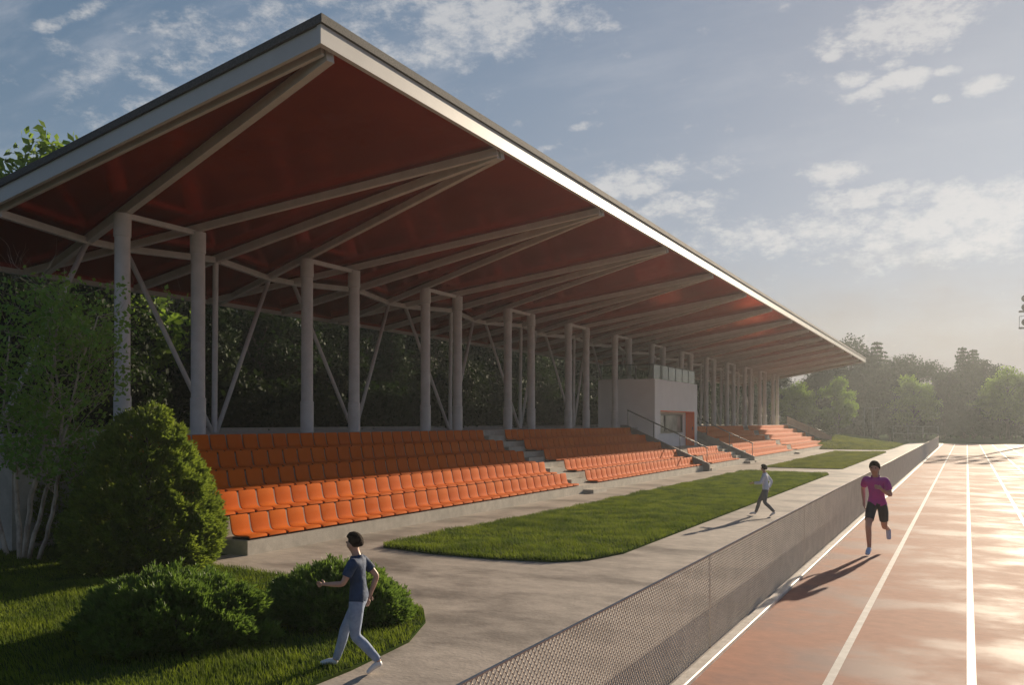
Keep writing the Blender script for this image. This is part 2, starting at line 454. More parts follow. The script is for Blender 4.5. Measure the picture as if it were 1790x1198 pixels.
# grassy bank beyond the far lawn
g = []
nx, ny = 26, 26
V = []
for j in range(ny):
    for i in range(nx):
        x = -26 + i * (20.2 / (nx - 1)); y = 79 + j * (36 / (ny - 1))
        e = max(0, min(1, (i) / 3)) * max(0, min(1, (nx - 1 - i) / 9)) * max(0, min(1, j / 5)) * max(0, min(1, (ny - 1 - j) / 5))
        V.append((x, y, .004 + 1.0 * e * (1 + .15 * math.sin(x * .7) * math.cos(y * .5))))
F = [(j * nx + i, j * nx + i + 1, (j + 1) * nx + i + 1, (j + 1) * nx + i) for j in range(ny - 1) for i in range(nx - 1)]
o = link('grassy_bank', np_mesh('grassy_bank', V, F), M['mound'], smooth=True); tag(o, kind='structure')



def bank_z(x, y):
    i = (x + 26) / (20.2 / (nx - 1)); j = (y - 79) / (36 / (ny - 1))
    e = np.clip(i / 3, 0, 1) * np.clip((nx - 1 - i) / 9, 0, 1) * np.clip(j / 5, 0, 1) * np.clip((ny - 1 - j) / 5, 0, 1)
    return .0 + 1.0 * e * (1 + .15 * np.sin(x * .7) * np.cos(y * .5))


grass('grass', [(-25.8, 79.2), (-6.0, 79.2), (-6.0, 100), (-25.8, 100)], 60000, .16, .035, M['grass_far'], 4, zf=bank_z)['label'] = 'rough grass on the low bank beyond the far lawn'

# ------------------------------------------------------------------ seating terrace
XF = [11.47 + .81 * i for i in range(5)] + [15.55]       # riser fronts (distance left of the fence line axis)
TZ = [.27 + .36 * i for i in range(5)] + [2.13]
terr = empty('seating_terrace', (-13.5, 11.4, 0), 0, 'stepped pale concrete terrace carrying the rows of orange seats', 'terrace')
T0 = Vector((-13.5, 11.4, 0))


def tpart(mb, name, m, bevel=0, parent=None):
    mb.v = [tuple(Vector(v) - T0) for v in mb.v]
    return mb.build(name, m, parent or terr, bevel)


def step_profile(top, back):
    p = [(-back, .0), (-XF[0], .0), (-XF[0], TZ[0])]
    for i in range(1, top + 1):
        p += [(-XF[i], TZ[i - 1]), (-XF[i], TZ[i])]
    p += [(-back, TZ[top])]
    return p


for (a, b) in ((11.4, 26.70), (26.704, 41.6), (51.85, 67.1), (67.104, 85.6)):
    tpart(MB().prism(step_profile(4, 15.546), 'y', a, b), 'stepped_block', M['concrete'])
tpart(MB().prism(step_profile(2, 15.546), 'y', 41.604, 51.846), 'stepped_block', M['concrete'])
tpart(MB().box((-22.0, 9.6, .0), (-15.55, 86.0, 2.13)), 'concourse_slab', M['concrete'])
tpart(MB().box((-22.0, 9.6, 2.13), (-21.8, 86.0, 2.23)), 'concourse_kerb', M['concrete'])
# half-height stair blocks in the aisles
for (a, b) in ((26.75, 27.95), (67.0, 68.2), (51.98, 53.0)):
    for i in range(5):
        z0 = 0.0 if i == 0 else TZ[i - 1]
        xf = XF[i] + .0
        tpart(MB().box((-(xf + .02), a, z0 + .004), (-(xf - .36), b, z0 + (TZ[i] - z0) * .5)), 'stair_block', M['concrete'])
tpart(MB().box((-15.53, 26.75, TZ[4] + .004), (-15.17, 27.95, TZ[4] + .215)), 'stair_block', M['concrete'])
for ya in (41.95, 50.4):
    for i in range(3):
        z0 = 0.0 if i == 0 else TZ[i - 1]
        tpart(MB().box((-(XF[i] + .02), ya, z0 + .004), (-(XF[i] - .36), ya + 1.2, z0 + (TZ[i] - z0) * .5)), 'stair_block', M['concrete'])
# sloping cheek walls beside the stairs
for y in (41.62, 51.70):
    tpart(MB().prism([(-15.8, 2.12), (-15.8, 2.27), (-15.5, 2.27), (-11.15, .36), (-11.15, .005), (-11.75, .005)], 'y', y, y + .16), 'cheek_wall', M['concrete_dark'])
tpart(MB().prism([(-15.8, 2.12), (-15.8, 2.27), (-15.5, 2.27), (-11.15, .36), (-11.15, .005), (-11.75, .005)], 'y', 85.62, 85.78), 'cheek_wall', M['concrete_dark'])


# ------------------------------------------------------------------ seats
def seat_mesh():
    prof = [(.47, .022), (.455, .05), (.42, .058), (.20, .046), (.10, .052), (.045, .085), (.018, .15), (-.005, .25), (-.03, .385), (-.045, .402)]
    w = .223; th = .022
    P = [Vector((p[0], p[1])) for p in prof]
    Nn = []
    for i in range(len(P)):
        d = (P[min(i + 1, len(P) - 1)] - P[max(i - 1, 0)]).normalized(); Nn.append(Vector((d.y, -d.x)))
    mb = MB()
    nacr = [-1, -.86, 0, .86, 1]; dish = [.004, 0, -.002, 0, .004]
    k = len(nacr)
    for side in (0, 1):
        for i, p in enumerate(P):
            q = p - Nn[i] * (0 if side == 0 else -th)
            for a, dd in zip(nacr, dish):
                e = q - Nn[i] * dd
                ww = w * (1 - (.06 if i in (0, len(P) - 1) else 0) * (abs(a) > .9))
                mb.v.append((e.x, a * ww, e.y))
    n = len(P) * k
    for i in range(len(P) - 1):
        for j in range(k - 1):
            a = i * k + j
            mb.f.append((a, a + 1, a + k + 1, a + k)); mb.f.append((n + a, n + a + k, n + a + k + 1, n + a + 1))
    for i in range(len(P) - 1):
        for j in (0, k - 1):
            a = i * k + j; mb.f.append((a, a + k, n + a + k, n + a))
    for j in range(k - 1):
        for i in (0, len(P) - 1):
            a = i * k + j; mb.f.append((a, a + 1, n + a + 1, n + a))
    return mb.mesh('seat')


SEAT = seat_mesh()
BR = MB().prism([(.02, -.20), (.44, -.20), (.44, .255), (.38, .255), (.38, .20), (.02, .20)], 'z', 0, .036).mesh('seat_plate')  # flat dark piece under the seat with a tab at one front corner
SEAT.materials.append(M['seat']); BR.materials.append(M['plate_dark'])
SEAT.polygons.foreach_set('use_smooth', [True] * len(SEAT.polygons)); SEAT.set_sharp_from_angle(angle=R(40))
NAMES = ['front', 'second', 'third', 'fourth', 'topmost']


def ordinal(n):
    s = 'th' if 10 <= n % 100 <= 20 else {1: 'st', 2: 'nd', 3: 'rd'}.get(n % 10, 'th')
    return '%d%s' % (n, s)


def seat_block(y0, n, rows, where, end):
    for i in range(rows):
        for k in range(n):
            y = y0 + .25 + .5 * k
            o = bpy.data.objects.new('stadium_seat', SEAT); COL.objects.link(o)
            o.location = (-(11.97 + .81 * i), y, TZ[i] + .012)
            o.rotation_euler = (0, 0, R(rnd.uniform(-.5, .5)))
            b = bpy.data.objects.new('seat_plate', BR); COL.objects.link(b); b.parent = o; b.location = (0, 0, -.012)
            j = n - k
            tone = 'sunlit orange' if i < 2 else 'shaded orange'
            pos = 'seat beside' if j == 1 else 'seat, ' + ordinal(j) + ' from'
            tag(o, '%s %s %s, %s row, %s' % (tone, pos, end, NAMES[i], where), 'seat', 'seats in the %s row of the %s' % (NAMES[i], where))


seat_block(11.45, 30, 5, 'nearest block', 'the stair aisle')
seat_block(28.05, 27, 5, 'middle block', 'the sloping handrail')
seat_block(43.4, 12, 2, 'short block below booth', 'the far stair')


def stuff_seats(name, blocks, label):
    bm = bmesh.new()
    for (y0, n) in blocks:
        for i in range(5):
            for k in range(n):
                t = len(bm.verts)
                bm.from_mesh(SEAT)
                bm.verts.ensure_lookup_table()
                bmesh.ops.translate(bm, verts=bm.verts[t:], vec=(-(11.97 + .81 * i), y0 + .25 + .5 * k, TZ[i] + .012))
    me = bpy.data.meshes.new(name); bm.to_mesh(me); bm.free()
    o = link(name, me, M['seat'])
    me.polygons.foreach_set('use_smooth', [True] * len(me.polygons)); me.set_sharp_from_angle(angle=R(40))
    tag(o, label, 'seats', None, 'stuff')


stuff_seats('stadium_seats', [(53.1, 27), (68.3, 34)], 'far rows of orange plastic seats beyond the white booth')

# ------------------------------------------------------------------ stand roof
roof = empty('stand_roof', (-16.5, 12.69, 2.13), 0, 'long cantilever roof with white edge, red underside and pale steel columns', 'roof')
R0 = Vector((-16.5, 12.69, 2.13))


def rpart(mb, name, m, bevel=0, smooth=False, parent=None):
    mb.v = [tuple(Vector(v) - R0) for v in mb.v]
    return mb.build(name, m, parent or roof, bevel, smooth)


SL = .1786
Y0, Y1 = 10.60, 93.6
NB = 14


def pz(X): return H + 6.03 - SL * (X - 9.09)      # plane through the underside of the front edge


XB = 21.6
rpart(MB().prism([(-9.03, pz(9.03) + .315), (-9.03, pz(9.03) + .455), (-XB - .06, pz(XB + .06) + .455), (-XB - .06, pz(XB + .06) + .315)], 'y', Y0 - .05, Y1 + .05), 'roof_deck', M['roofing'])
rpart(MB().prism([(-9.07, pz(9.07) + .0), (-9.07, pz(9.07) + .312), (-9.15, pz(9.15) + .312), (-9.15, pz(9.15))], 'y', Y0 - .02, Y1 + .02), 'front_fascia', M['fascia'])
rpart(MB().prism([(-XB, pz(XB) + .0), (-XB, pz(XB) + .312), (-XB + .08, pz(XB - .08) + .312), (-XB + .08, pz(XB - .08))], 'y', Y0, Y1), 'rear_fascia', M['fascia'])
for a, b in ((Y0, Y0 + .08), (Y1 - .08, Y1)):
    rpart(MB().prism([(-9.152, pz(9.152) + .005), (-9.152, pz(9.152) + .310), (-XB + .082, pz(XB - .082) + .310), (-XB + .082, pz(XB - .082) + .005)], 'y', a, b), 'end_fascia', M['fascia'])
rpart(MB().prism([(-9.154, pz(9.154) + .12), (-9.154, pz(9.154) + .16), (-XB + .084, pz(XB - .084) + .16), (-XB + .084, pz(XB - .084) + .12)], 'y', Y0 + .082, Y1 - .082), 'soffit', M['soffit'])
AP = [10.72 + 6.0 * i for i in range(NB)]
DXY = .2626


def yraf(yi, s, X): return yi + s * DXY * (X - 9.09)


for i, yi in enumerate(AP):
    yc = yi if i else yi + .12
    rpart(MB().bar((-9.25, yc, pz(9.25) - (.02 if i else -.03)), (-21.2, yc, pz(21.2) - (.02 if i else -.03)), .14 if i else .08, .20 if i else .12), 'rafter', M['steel'], .004)
    for s in (-1, 1):
        if (i == 0 and s < 0) or (i == NB - 1 and s > 0): continue
        X0, X1 = 9.2, 21.3
        rpart(MB().bar((-X0, yraf(yc, s, X0 + .35), pz(X0) - .012 - .004 * s), (-X1, yraf(yi, s, X1), pz(X1) - .012 - .004 * s), .125 if i else .15, .17 if i else .2), 'rafter', M['steel'], .004)
        yk = yraf(yi, s, 16.5)
        col = MB().tube([(-16.5, yk, 2.13), (-16.5, yk, pz(16.5) - .10)], .165, 24)
        col = rpart(col, 'column', M['steel'], 0, True); shade_auto(col)
        slv = MB().tube([(-16.5, yk, 2.125), (-16.5, yk, 3.0), (-16.5, yk, 3.02)], [.185, .185, .168], 24)
        slv = rpart(slv, 'column_base', M['steel'], 0, True, col); shade_auto(slv)
        cap = MB().tube([(-16.5, yk, pz(16.5) - .62), (-16.5, yk, pz(16.5) - .6), (-16.5, yk, pz(16.5) - .105)], [.166, .185, .185], 24)
        cap = rpart(cap, 'column_head', M['steel'], 0, True, col); shade_auto(cap)
        # rear raking strut up to the rafter node
        yn = yraf(yi, s, 18.44)
        st = rpart(MB().tube([(-18.05, yi + .07 * s, 2.14), (-18.44, yn, pz(18.44) - .12)], .062, 12), 'raking_strut', M['steel'], 0, True)
        # purlin from the node to the centre rafter
        rpart(MB().bar((-18.44, yn, pz(18.44) - .06), (-17.95, yi + .09 * s, pz(17.95) - .06), .12, .16), 'purlin', M['steel'], .008)
    v = rpart(MB().tube([(-18.05, yi, 2.135), (-18.0, yi, pz(18.0) - .13)], .075, 14), 'rear_post', M['steel'], 0, True); shade_auto(v)
    if i < NB - 1:
        a, b = yraf(yi, 1, 16.5), yraf(AP[i + 1], -1, 16.5)
        rpart(MB().bar((-16.5, a + .1, pz(16.5) - .12), (-16.5, b - .1, pz(16.5) - .12), .10, .12), 'tie_bar', M['steel'], .008)
        a, b = yraf(yi, 1, 18.44), yraf(AP[i + 1], -1, 18.44)
        rpart(MB().bar((-18.44, a, pz(18.44) - .06), (-18.44, b, pz(18.44) - .06), .12, .16), 'purlin', M['steel'], .008)

# ------------------------------------------------------------------ white control booth
bo = Vector((-14.57, 43.5, .99))
booth = empty('control_booth', bo, 0, 'white flat roofed booth in the stand with glass balustrade on top', 'booth')


def bpart(mb, name, m, bevel=0, parent=None):
    mb.v = [tuple(Vector(v) - bo) for v in mb.v]
    return mb.build(name, m, parent or booth, bevel)


BX0, BX1, BY0, BY1, BZ0, BZ1 = -17.8, -14.57, 43.5, 51.55, .995, 4.72
OY0, OY1, OZ = 44.45, 51.0, 3.05          # recess in the front
w = MB()
w.box((BX0, BY0, BZ0), (BX1, OY0, BZ1)); w.box((BX0, OY0 + .0005, OZ), (BX1, OY1 - .0005, BZ1 - .0005)); w.box((BX0, OY1, BZ0), (BX1, BY1, BZ1))
w.box((BX0, OY0 + .0005, BZ0), (BX1 - .55, OY1 - .0005, OZ - .0005))
wall = bpart(w, 'wall', M['white'])
bpart(MB().box((BX0 + .2, BY0 + .2, BZ1 + .003), (BX0 + 1.6, BY0 + 1.3, BZ1 + .2)), 'roof_upstand', M['white'])
bpart(MB().box((BX1 - .545, OY0 + .02, OZ - .045), (BX1 - .01, OY1 - .01, OZ - .003)), 'recess_soffit', M['orange'])
jamb_panel = bpart(MB().box((BX1 - .54, OY1 - .06, BZ0 + .005), (BX1 - .004, OY1 - .004, OZ - .05)), 'jamb_panel', M['orange'], .004)  # orange lining on the far jamb of the recess
bpart(MB().box((BX1 - .12, OY1 - .10, 1.95), (BX1 - .08, OY1 - .062, 2.12)), 'handle', M['black'], 0, jamb_panel)
wf = MB()
WY0, WY1, WM, WZ0, WZ1 = 44.75, 50.1, 46.85, 1.86, 2.82
for (a, b) in ((WY0, WY0 + .1), (WM - .11, WM + .11), (WY1 - .2, WY1)): wf.box((BX1 - .548, a, WZ0), (BX1 - .48, b, WZ1))
wf.box((BX1 - .547, WY0 + .002, WZ0 - .06), (BX1 - .479, WY1 - .002, WZ0 + .03)); wf.box((BX1 - .547, WY0 + .002, WZ1 - .04), (BX1 - .479, WY1 - .002, WZ1 + .05))
win = bpart(wf, 'window', M['black'])
bpart(MB().box((BX1 - .546, WY0 + .05, WZ0), (BX1 - .53, WY1 - .05, WZ1)), 'pane', M['pane'], 0, win)
# balustrade
rl = empty('balustrade'); rl.parent = booth
gz0, gz1 = BZ1 + .03, BZ1 + .78
rx0, rx1, ry0, ry1 = BX0 + .15, BX1 - .12, BY0 + .12, BY1 - .12


def rail_part(mb, name, m, smooth=False):
    mb.v = [tuple(Vector(v) - bo) for v in mb.v]
    return mb.build(name, m, rl, 0, smooth)


rail_part(MB().bar((rx0, ry0, gz1), (rx1 + .03, ry0, gz1), .06, .05).bar((rx1, ry0 - .03, gz1), (rx1, ry1, gz1), .06, .05), 'top_rail', M['black'])
for k in range(4):
    x = rx0 + (rx1 - rx0) * k / 3
    if k < 3: rail_part(MB().box((x + .04, ry0 - .006, gz0), (x + (rx1 - rx0) / 3 - .04, ry0 + .006, gz1 - .03)), 'glass_panel', M['glass'])
    rail_part(MB().box((x - .02, ry0 - .02, BZ1), (x + .02, ry0 + .02, gz1 - .026)), 'rail_post', M['black'])
for k in range(1, 7):
    y = ry0 + (ry1 - ry0) * k / 6
    rail_part(MB().box((rx1 - .006, y - (ry1 - ry0) / 6 + .04, gz0), (rx1 + .006, y - .04, gz1 - .03)), 'glass_panel', M['glass'])
    rail_part(MB().box((rx1 - .02, y - .02, BZ1), (rx1 + .02, y + .02, gz1 - .026)), 'rail_post', M['black'])


# ------------------------------------------------------------------ stair handrails
def handrail(y, label, panel=False):
    o = Vector((-13.3, y, 1.3))
    t = empty('handrail', o, 0, label, 'handrail', 'sloping handrails of the stand')
    a, b = Vector((-15.45, y, 3.05)), Vector((-11.25, y, 1.13))
    mb = MB().tube([a - o, b - o], .03, 10)
    mb.build('top_rail', M['black'], t, 0, True)
    n = 4 if not panel else 3
    for k in range(n):
        f = k / (n - 1) * .98 + .01
        p = a.lerp(b, f)
        MB().tube([p - o, Vector((p.x, y, p.z - .84)) - o], .017, 8).build('baluster', M['black'], t, 0, True)
    if panel:
        p = [(a.x + .05 - o.x, a.z - .80 - o.z), (b.x - .05 - o.x, b.z - .80 - o.z), (b.x - .05 - o.x, b.z - .06 - o.z), (a.x + .05 - o.x, a.z - .06 - o.z)]
        MB().prism(p, 'y', .02, .03).build('infill_panel', M['wire'], t)


handrail(41.70, 'black sloping handrail on the stair wall in front of the booth')
handrail(51.78, 'black sloping handrail on the stair wall just beyond the booth')
handrail(85.70, 'panelled sloping railing closing the far end of the stand', True)


# ------------------------------------------------------------------ mesh fence beside the track
def mesh_fence(y0, y1, pitch, wr, label):
    x = -2.40; o = Vector((x, y0, 0))
    t = empty('mesh_fence', o, 0, label, 'fence', 'mesh fences along the track')
    z0, z1 = .05, 1.02
    V = []; F = []
    n = int((y1 - y0) / pitch)
    hgt = z1 - z0
    for s in (-1, 1):
        for k in range(-int(hgt / pitch) - 1, n + int(hgt / pitch) + 1):
            ya = k * pitch; yb = ya + hgt
            ta = max(0, (0 - ya) / hgt); tb = min(1, ((y1 - y0) - ya) / hgt)
            if tb <= ta: continue
            p0 = (ya + hgt * ta, z0 + hgt * ta); p1 = (ya + hgt * tb, z0 + hgt * tb)
            if s < 0: p0 = (p0[0], z0 + z1 - p0[1]); p1 = (p1[0], z0 + z1 - p1[1])
            d = Vector((p1[0] - p0[0], p1[1] - p0[1])).normalized(); nn = Vector((-d.y, d.x)) * wr
            xo = .0022 * s; b = len(V); tk = .0022
            for xx in (xo - tk, xo + tk):
                for (p, sg) in ((p0, -1), (p0, 1), (p1, 1), (p1, -1)): V.append((xx, p[0] + nn.x * sg, p[1] + nn.y * sg))
            for q in ((0, 1, 2, 3), (7, 6, 5, 4), (0, 3, 7, 4), (1, 5, 6, 2)): F.append([b + i for i in q])
    link('wire_mesh', np_mesh('wire_mesh', V, F), M['wire'], t)
    m = max(2, int((y1 - y0) / 6.0) + 1)
    for k in range(m):
        y = (y1 - y0) * k / (m - 1)
        MB().tube([(-.035, y, 0), (-.035, y, 1.0)], -.0 + (.011 if 0 < k < m - 1 else .035), 8).build('post', M['wire'], t, 0, True)
    MB().tube([(0, 0, 1.02), (0, y1 - y0, 1.02)], .009, 6).build('top_wire', M['wire'], t, 0, True)


mesh_fence(-3, 69.6, .058, .0038, 'long low grey wire mesh fence running beside the white track kerb')
mesh_fence(70.6, 92.5, .058, .0038, 'far short piece of mesh fence beyond the gate posts')

# ------------------------------------------------------------------ floodlight mast, posts
fm = empty('floodlight_mast', (7.9, 114, 0), 0, 'floodlight mast rising at the right edge above the far trees', 'floodlight')
MB().tube([(0, 0, 0), (0, 0, 17)], [.28, .12], 14).build('mast', M['grey_cloth'], fm, 0, True)
pl = MB()
for z in (13.2, 15.1):
    for yy in (-.5, .5):
        pl.bar((-2.6, yy, z), (2.6, yy, z), .08, .12)
    pl.bar((-2.6, -.5, z), (-2.6, .5, z), .08, .12).bar((2.6, -.5, z), (2.6, .5, z), .08, .12)
for xx in (-2.6, 2.6, -1.3, 1.3):
    pl.bar((xx, -.5, 13.2), (xx, -.5, 14.5), .05, .05)
pl.bar((-2.6, -.5, 14.5), (2.6, -.5, 14.5), .05, .06)
pl.build('platform', M['grey_cloth'], fm)
for z in (13.9, 15.6, 16.6):
    for xx in (-2.0, -.9, .9, 2.0):
        lb = MB().tube([(xx, -.35, z), (xx, -.62, z - .06), (xx, -.8, z - .12)], [.15, .38, .42], 14)
        lp = lb.build('lamp', M['charcoal'], fm, 0, True)
        MB().bar((xx, -.3, z - .65), (xx, -.3, z + .1), .06, .06).build('yoke', M['grey_cloth'], lp)
gp = empty('goal_frame', (-12.0, 122.2, 0), 0, 'tall thin pale post frame standing before the dark far trees', 'goal')
for xx in (0, 1.0): MB().tube([(xx, 0, 0), (xx, 0, 4.3)], .06, 8).build('post', M['pale_post'], gp, 0, True)
MB().tube([(0, 0, 4.25), (1.8, 0, 4.25)], .05, 8).build('crossbar', M['pale_post'], gp, 0, True)


def rail_fence(x0, x1, y, h, label):
    t = empty('rail_fence', (x0, y, 0), 0, label, 'fence')
    n = max(2, int((x1 - x0) / 1.6))
    for k in range(n + 1):
        xx = (x1 - x0) * k / n
        MB().tube([(xx, 0, 0), (xx, 0, h)], .05, 8).build('post', M['pale_post'], t, 0, True)
    for z in (h * .5, h - .06):
        MB().tube([(0, -.06, z), (x1 - x0, -.06, z)], .035, 8).build('rail', M['pale_post'], t, 0, True)


rail_fence(-8.4, -3.2, 121, 1.9, 'pale post and rail fence glimpsed under the trees left of the track end')


# ------------------------------------------------------------------ trees and shrubs
def unit(g, n):
    v = g.normal(size=(n, 3)); return v / np.linalg.norm(v, axis=1, keepdims=True)


def leaf_quads(C, size, g, up=.35, outward=None, aspect=.62):
    """diamond-shaped leaf faces at points C"""
    n = len(C)
    nrm = unit(g, n); nrm[:, 2] += up
    if outward is not None: nrm += outward * .5
    nrm /= np.linalg.norm(nrm, axis=1, keepdims=True)
    t = np.cross(nrm, unit(g, n)); t /= np.linalg.norm(t, axis=1, keepdims=True) + 1e-9
    b = np.cross(nrm, t)
    s = size * g.uniform(.65, 1.35, (n, 1))
    V = np.stack([C - t * s * .5, C + b * s * aspect * .5 + nrm * s * .06, C + t * s * .5, C - b * s * aspect * .5 + nrm * s * .06], 1)
    F = np.arange(n * 4).reshape(n, 4)
    return V.reshape(-1, 3), F


def broad_tree(seed, h, rad, nleaf, lsize, leafm, base=.22, clumps=26, tall=1.0):
    """returns prototype meshes (trunk, crown): limbs reach to leaf clumps with gaps between"""
    g = np.random.default_rng(seed); r = random.Random(seed)
    tr = MB()
    top = h * .78
    pts = [(0, 0, 0)]; x = y = 0
    for k in range(1, 7):
        x += r.uniform(-.1, .1) * h * .04; y += r.uniform(-.1, .1) * h * .04
        pts.append((x, y, top * k / 6))
    r0 = h * .022
    tr.tube(pts, [r0 * 1.5] + [r0 * (1 - .8 * k / 6) for k in range(1, 7)], 9)
    cz = h * (base + (1 - base) * .5); hz = h * (1 - base) * .5
    cl = []
    for k in range(clumps):
        for _ in range(30):
            u = g.normal(size=3); u /= np.linalg.norm(u); q = g.uniform(.35, 1) ** .6
            zz = u[2] * q
            wid = 1 - .35 * max(0, zz) - .2 * max(0, -zz - .3)
            p = np.array([u[0] * q * rad * wid, u[1] * q * rad * wid, cz + zz * hz * .88])
            cr = rad * g.uniform(.26, .46)
            if all(np.linalg.norm(p - c[0]) > .45 * (cr + c[1]) * .9 for c in cl): break
        cl.append((p, cr))
        zb = min(max(p[2] - rad * .5, h * base * .7), top * .95)
        k0 = zb / top * 6; i0 = min(5, int(k0)); f = k0 - i0
        a = Vector(pts[i0]).lerp(Vector(pts[i0 + 1]), f)
        m_ = (a + Vector(p)) / 2 + Vector((0, 0, rad * .08))
        tr.tube([a, m_, Vector(p)], [r0 * .35, r0 * .22, r0 * .08], 5, False)
    Cs = []; Os = []
    wts = np.array([c[1] ** 2 for c in cl]); wts /= wts.sum()
    for (p, cr), wgt in zip(cl, wts):
        n = int(nleaf * wgt)
        u = unit(g, n); q = g.uniform(.15, 1, (n, 1)) ** .45
        q *= 1 + .25 * np.sin(u[:, :1] * 7 + p[0] * 3) * np.sin(u[:, 1:2] * 6 + p[1] * 5) + .15 * g.normal(size=(n, 1))
        d = u * q * cr * np.array([1.05, 1.05, .8])
        Cs.append(p + d); Os.append(u)
    C = np.concatenate(Cs); O = np.concatenate(Os)
    V, F = leaf_quads(C, lsize, g, .3, O)
    tm = tr.mesh('trunk'); tm.polygons.foreach_set('use_smooth', [True] * len(tm.polygons)); tm.materials.append(M['bark'])
    cm = np_mesh('crown', V, F); cm.materials.append(leafm)
    return tm, cm


def conifer(seed, h, rad, ntier, leafm):
    g = np.random.default_rng(seed)
    tr = MB().tube([(0, 0, 0), (0, 0, h * .98)], [h * .02, h * .002], 8)
    Cs = []
    for k in range(ntier):
        z = h * (.1 + .9 * k / ntier); rr = rad * (1 - (k / ntier)) ** .62 * g.uniform(.85, 1.1) + .22
        nb = max(5, int(11 * rr / rad) + 3)
        for b in range(nb):
            a = 2 * math.pi * (b + g.uniform(-.3, .3)) / nb + k; L_ = rr * g.uniform(.7, 1.12)
            n = int(26 * L_ / rad) + 10
            t = g.uniform(.1, 1, n)
            droop = -.25 * L_ * t ** 1.6 + .1 * L_ * t
            side = g.normal(size=n) * .13 * L_ * (1.1 - t * .6)
            px = np.cos(a) * L_ * t - np.sin(a) * side; py = np.sin(a) * L_ * t + np.cos(a) * side
            pz_ = z + droop - np.abs(side) * .5 + g.normal(size=n) * .05
            Cs.append(np.c_[px, py, pz_])
    C = np.concatenate(Cs)
    V, F = leaf_quads(C, .42, g, .6, None, .45)
    tm = tr.mesh('trunk'); tm.materials.append(M['bark'])
    cm = np_mesh('crown', V, F); cm.materials.append(leafm)
    return tm, cm


def place_tree(proto, name, x, y, sc, rz, label, group=None, sz=None, z=0):
    e = empty(name, (x, y, z), rz, label, 'tree', group)
    e.scale = (sc, sc, sz or sc)
    for nm, me in zip(('trunk', 'crown'), proto):
        o = bpy.data.objects.new(nm, me); COL.objects.link(o); o.parent = e
    return e


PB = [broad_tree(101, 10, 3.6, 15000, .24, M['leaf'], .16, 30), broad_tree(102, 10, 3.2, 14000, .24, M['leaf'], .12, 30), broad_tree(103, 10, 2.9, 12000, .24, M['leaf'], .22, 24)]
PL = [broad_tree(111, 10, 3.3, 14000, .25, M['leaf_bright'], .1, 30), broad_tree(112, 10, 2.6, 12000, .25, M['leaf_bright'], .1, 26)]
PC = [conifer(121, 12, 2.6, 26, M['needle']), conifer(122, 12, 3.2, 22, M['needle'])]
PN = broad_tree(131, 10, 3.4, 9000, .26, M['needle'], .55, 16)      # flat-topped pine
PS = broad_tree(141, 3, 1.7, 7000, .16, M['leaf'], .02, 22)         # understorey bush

# wood behind the stand
k = 0
for row, (xr, step, hs) in enumerate(((-26.5, 4.2, 1.0), (-31.5, 4.4, 1.25), (-37.0, 4.8, 1.45))):
    y = 4.0 + row * 1.7
    while y < 122:
        x = xr + rnd.uniform(-1.2, 1.2)
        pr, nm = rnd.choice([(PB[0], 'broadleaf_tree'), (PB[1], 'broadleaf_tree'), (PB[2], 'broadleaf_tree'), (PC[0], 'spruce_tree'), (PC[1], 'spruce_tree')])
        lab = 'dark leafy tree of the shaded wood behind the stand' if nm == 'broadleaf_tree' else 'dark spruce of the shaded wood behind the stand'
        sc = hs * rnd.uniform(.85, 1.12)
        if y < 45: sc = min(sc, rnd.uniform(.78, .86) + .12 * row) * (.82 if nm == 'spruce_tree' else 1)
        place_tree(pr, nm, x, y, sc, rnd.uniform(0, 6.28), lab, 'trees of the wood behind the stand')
        y += step * rnd.uniform(.8, 1.2); k += 1
y = 8.0
while y < 100:
    e = place_tree(PS, 'understorey_bush', -24.2 + rnd.uniform(-.6, .6), y, rnd.uniform(1.0, 1.5), rnd.uniform(0, 6.28), 'dark low bush at the edge of the wood behind the stand', 'bushes along the back of the stand')
    e['category'] = 'bush'
    y += rnd.uniform(2.6, 3.6)
ztop = lambda pr: max(p.co.z for p in pr[1].vertices)
place_tree(PL[0], 'broadleaf_tree', -30.0, 18.7, 12.4 / ztop(PL[0]), 1.0, 'bright leafy tree top peeping over the roof edge at the left border')
place_tree(PL[1], 'broadleaf_tree', -30.2, 21.0, 13.6 / ztop(PL[1]), 2.0, 'bright leafy tree top showing higher over the left roof edge')


def img(u, dep):    # ground position at a lateral picture direction and depth
    X = (1690 - u) * dep * .883 / 1495
    return -X, (dep - .4695 * X) / .883


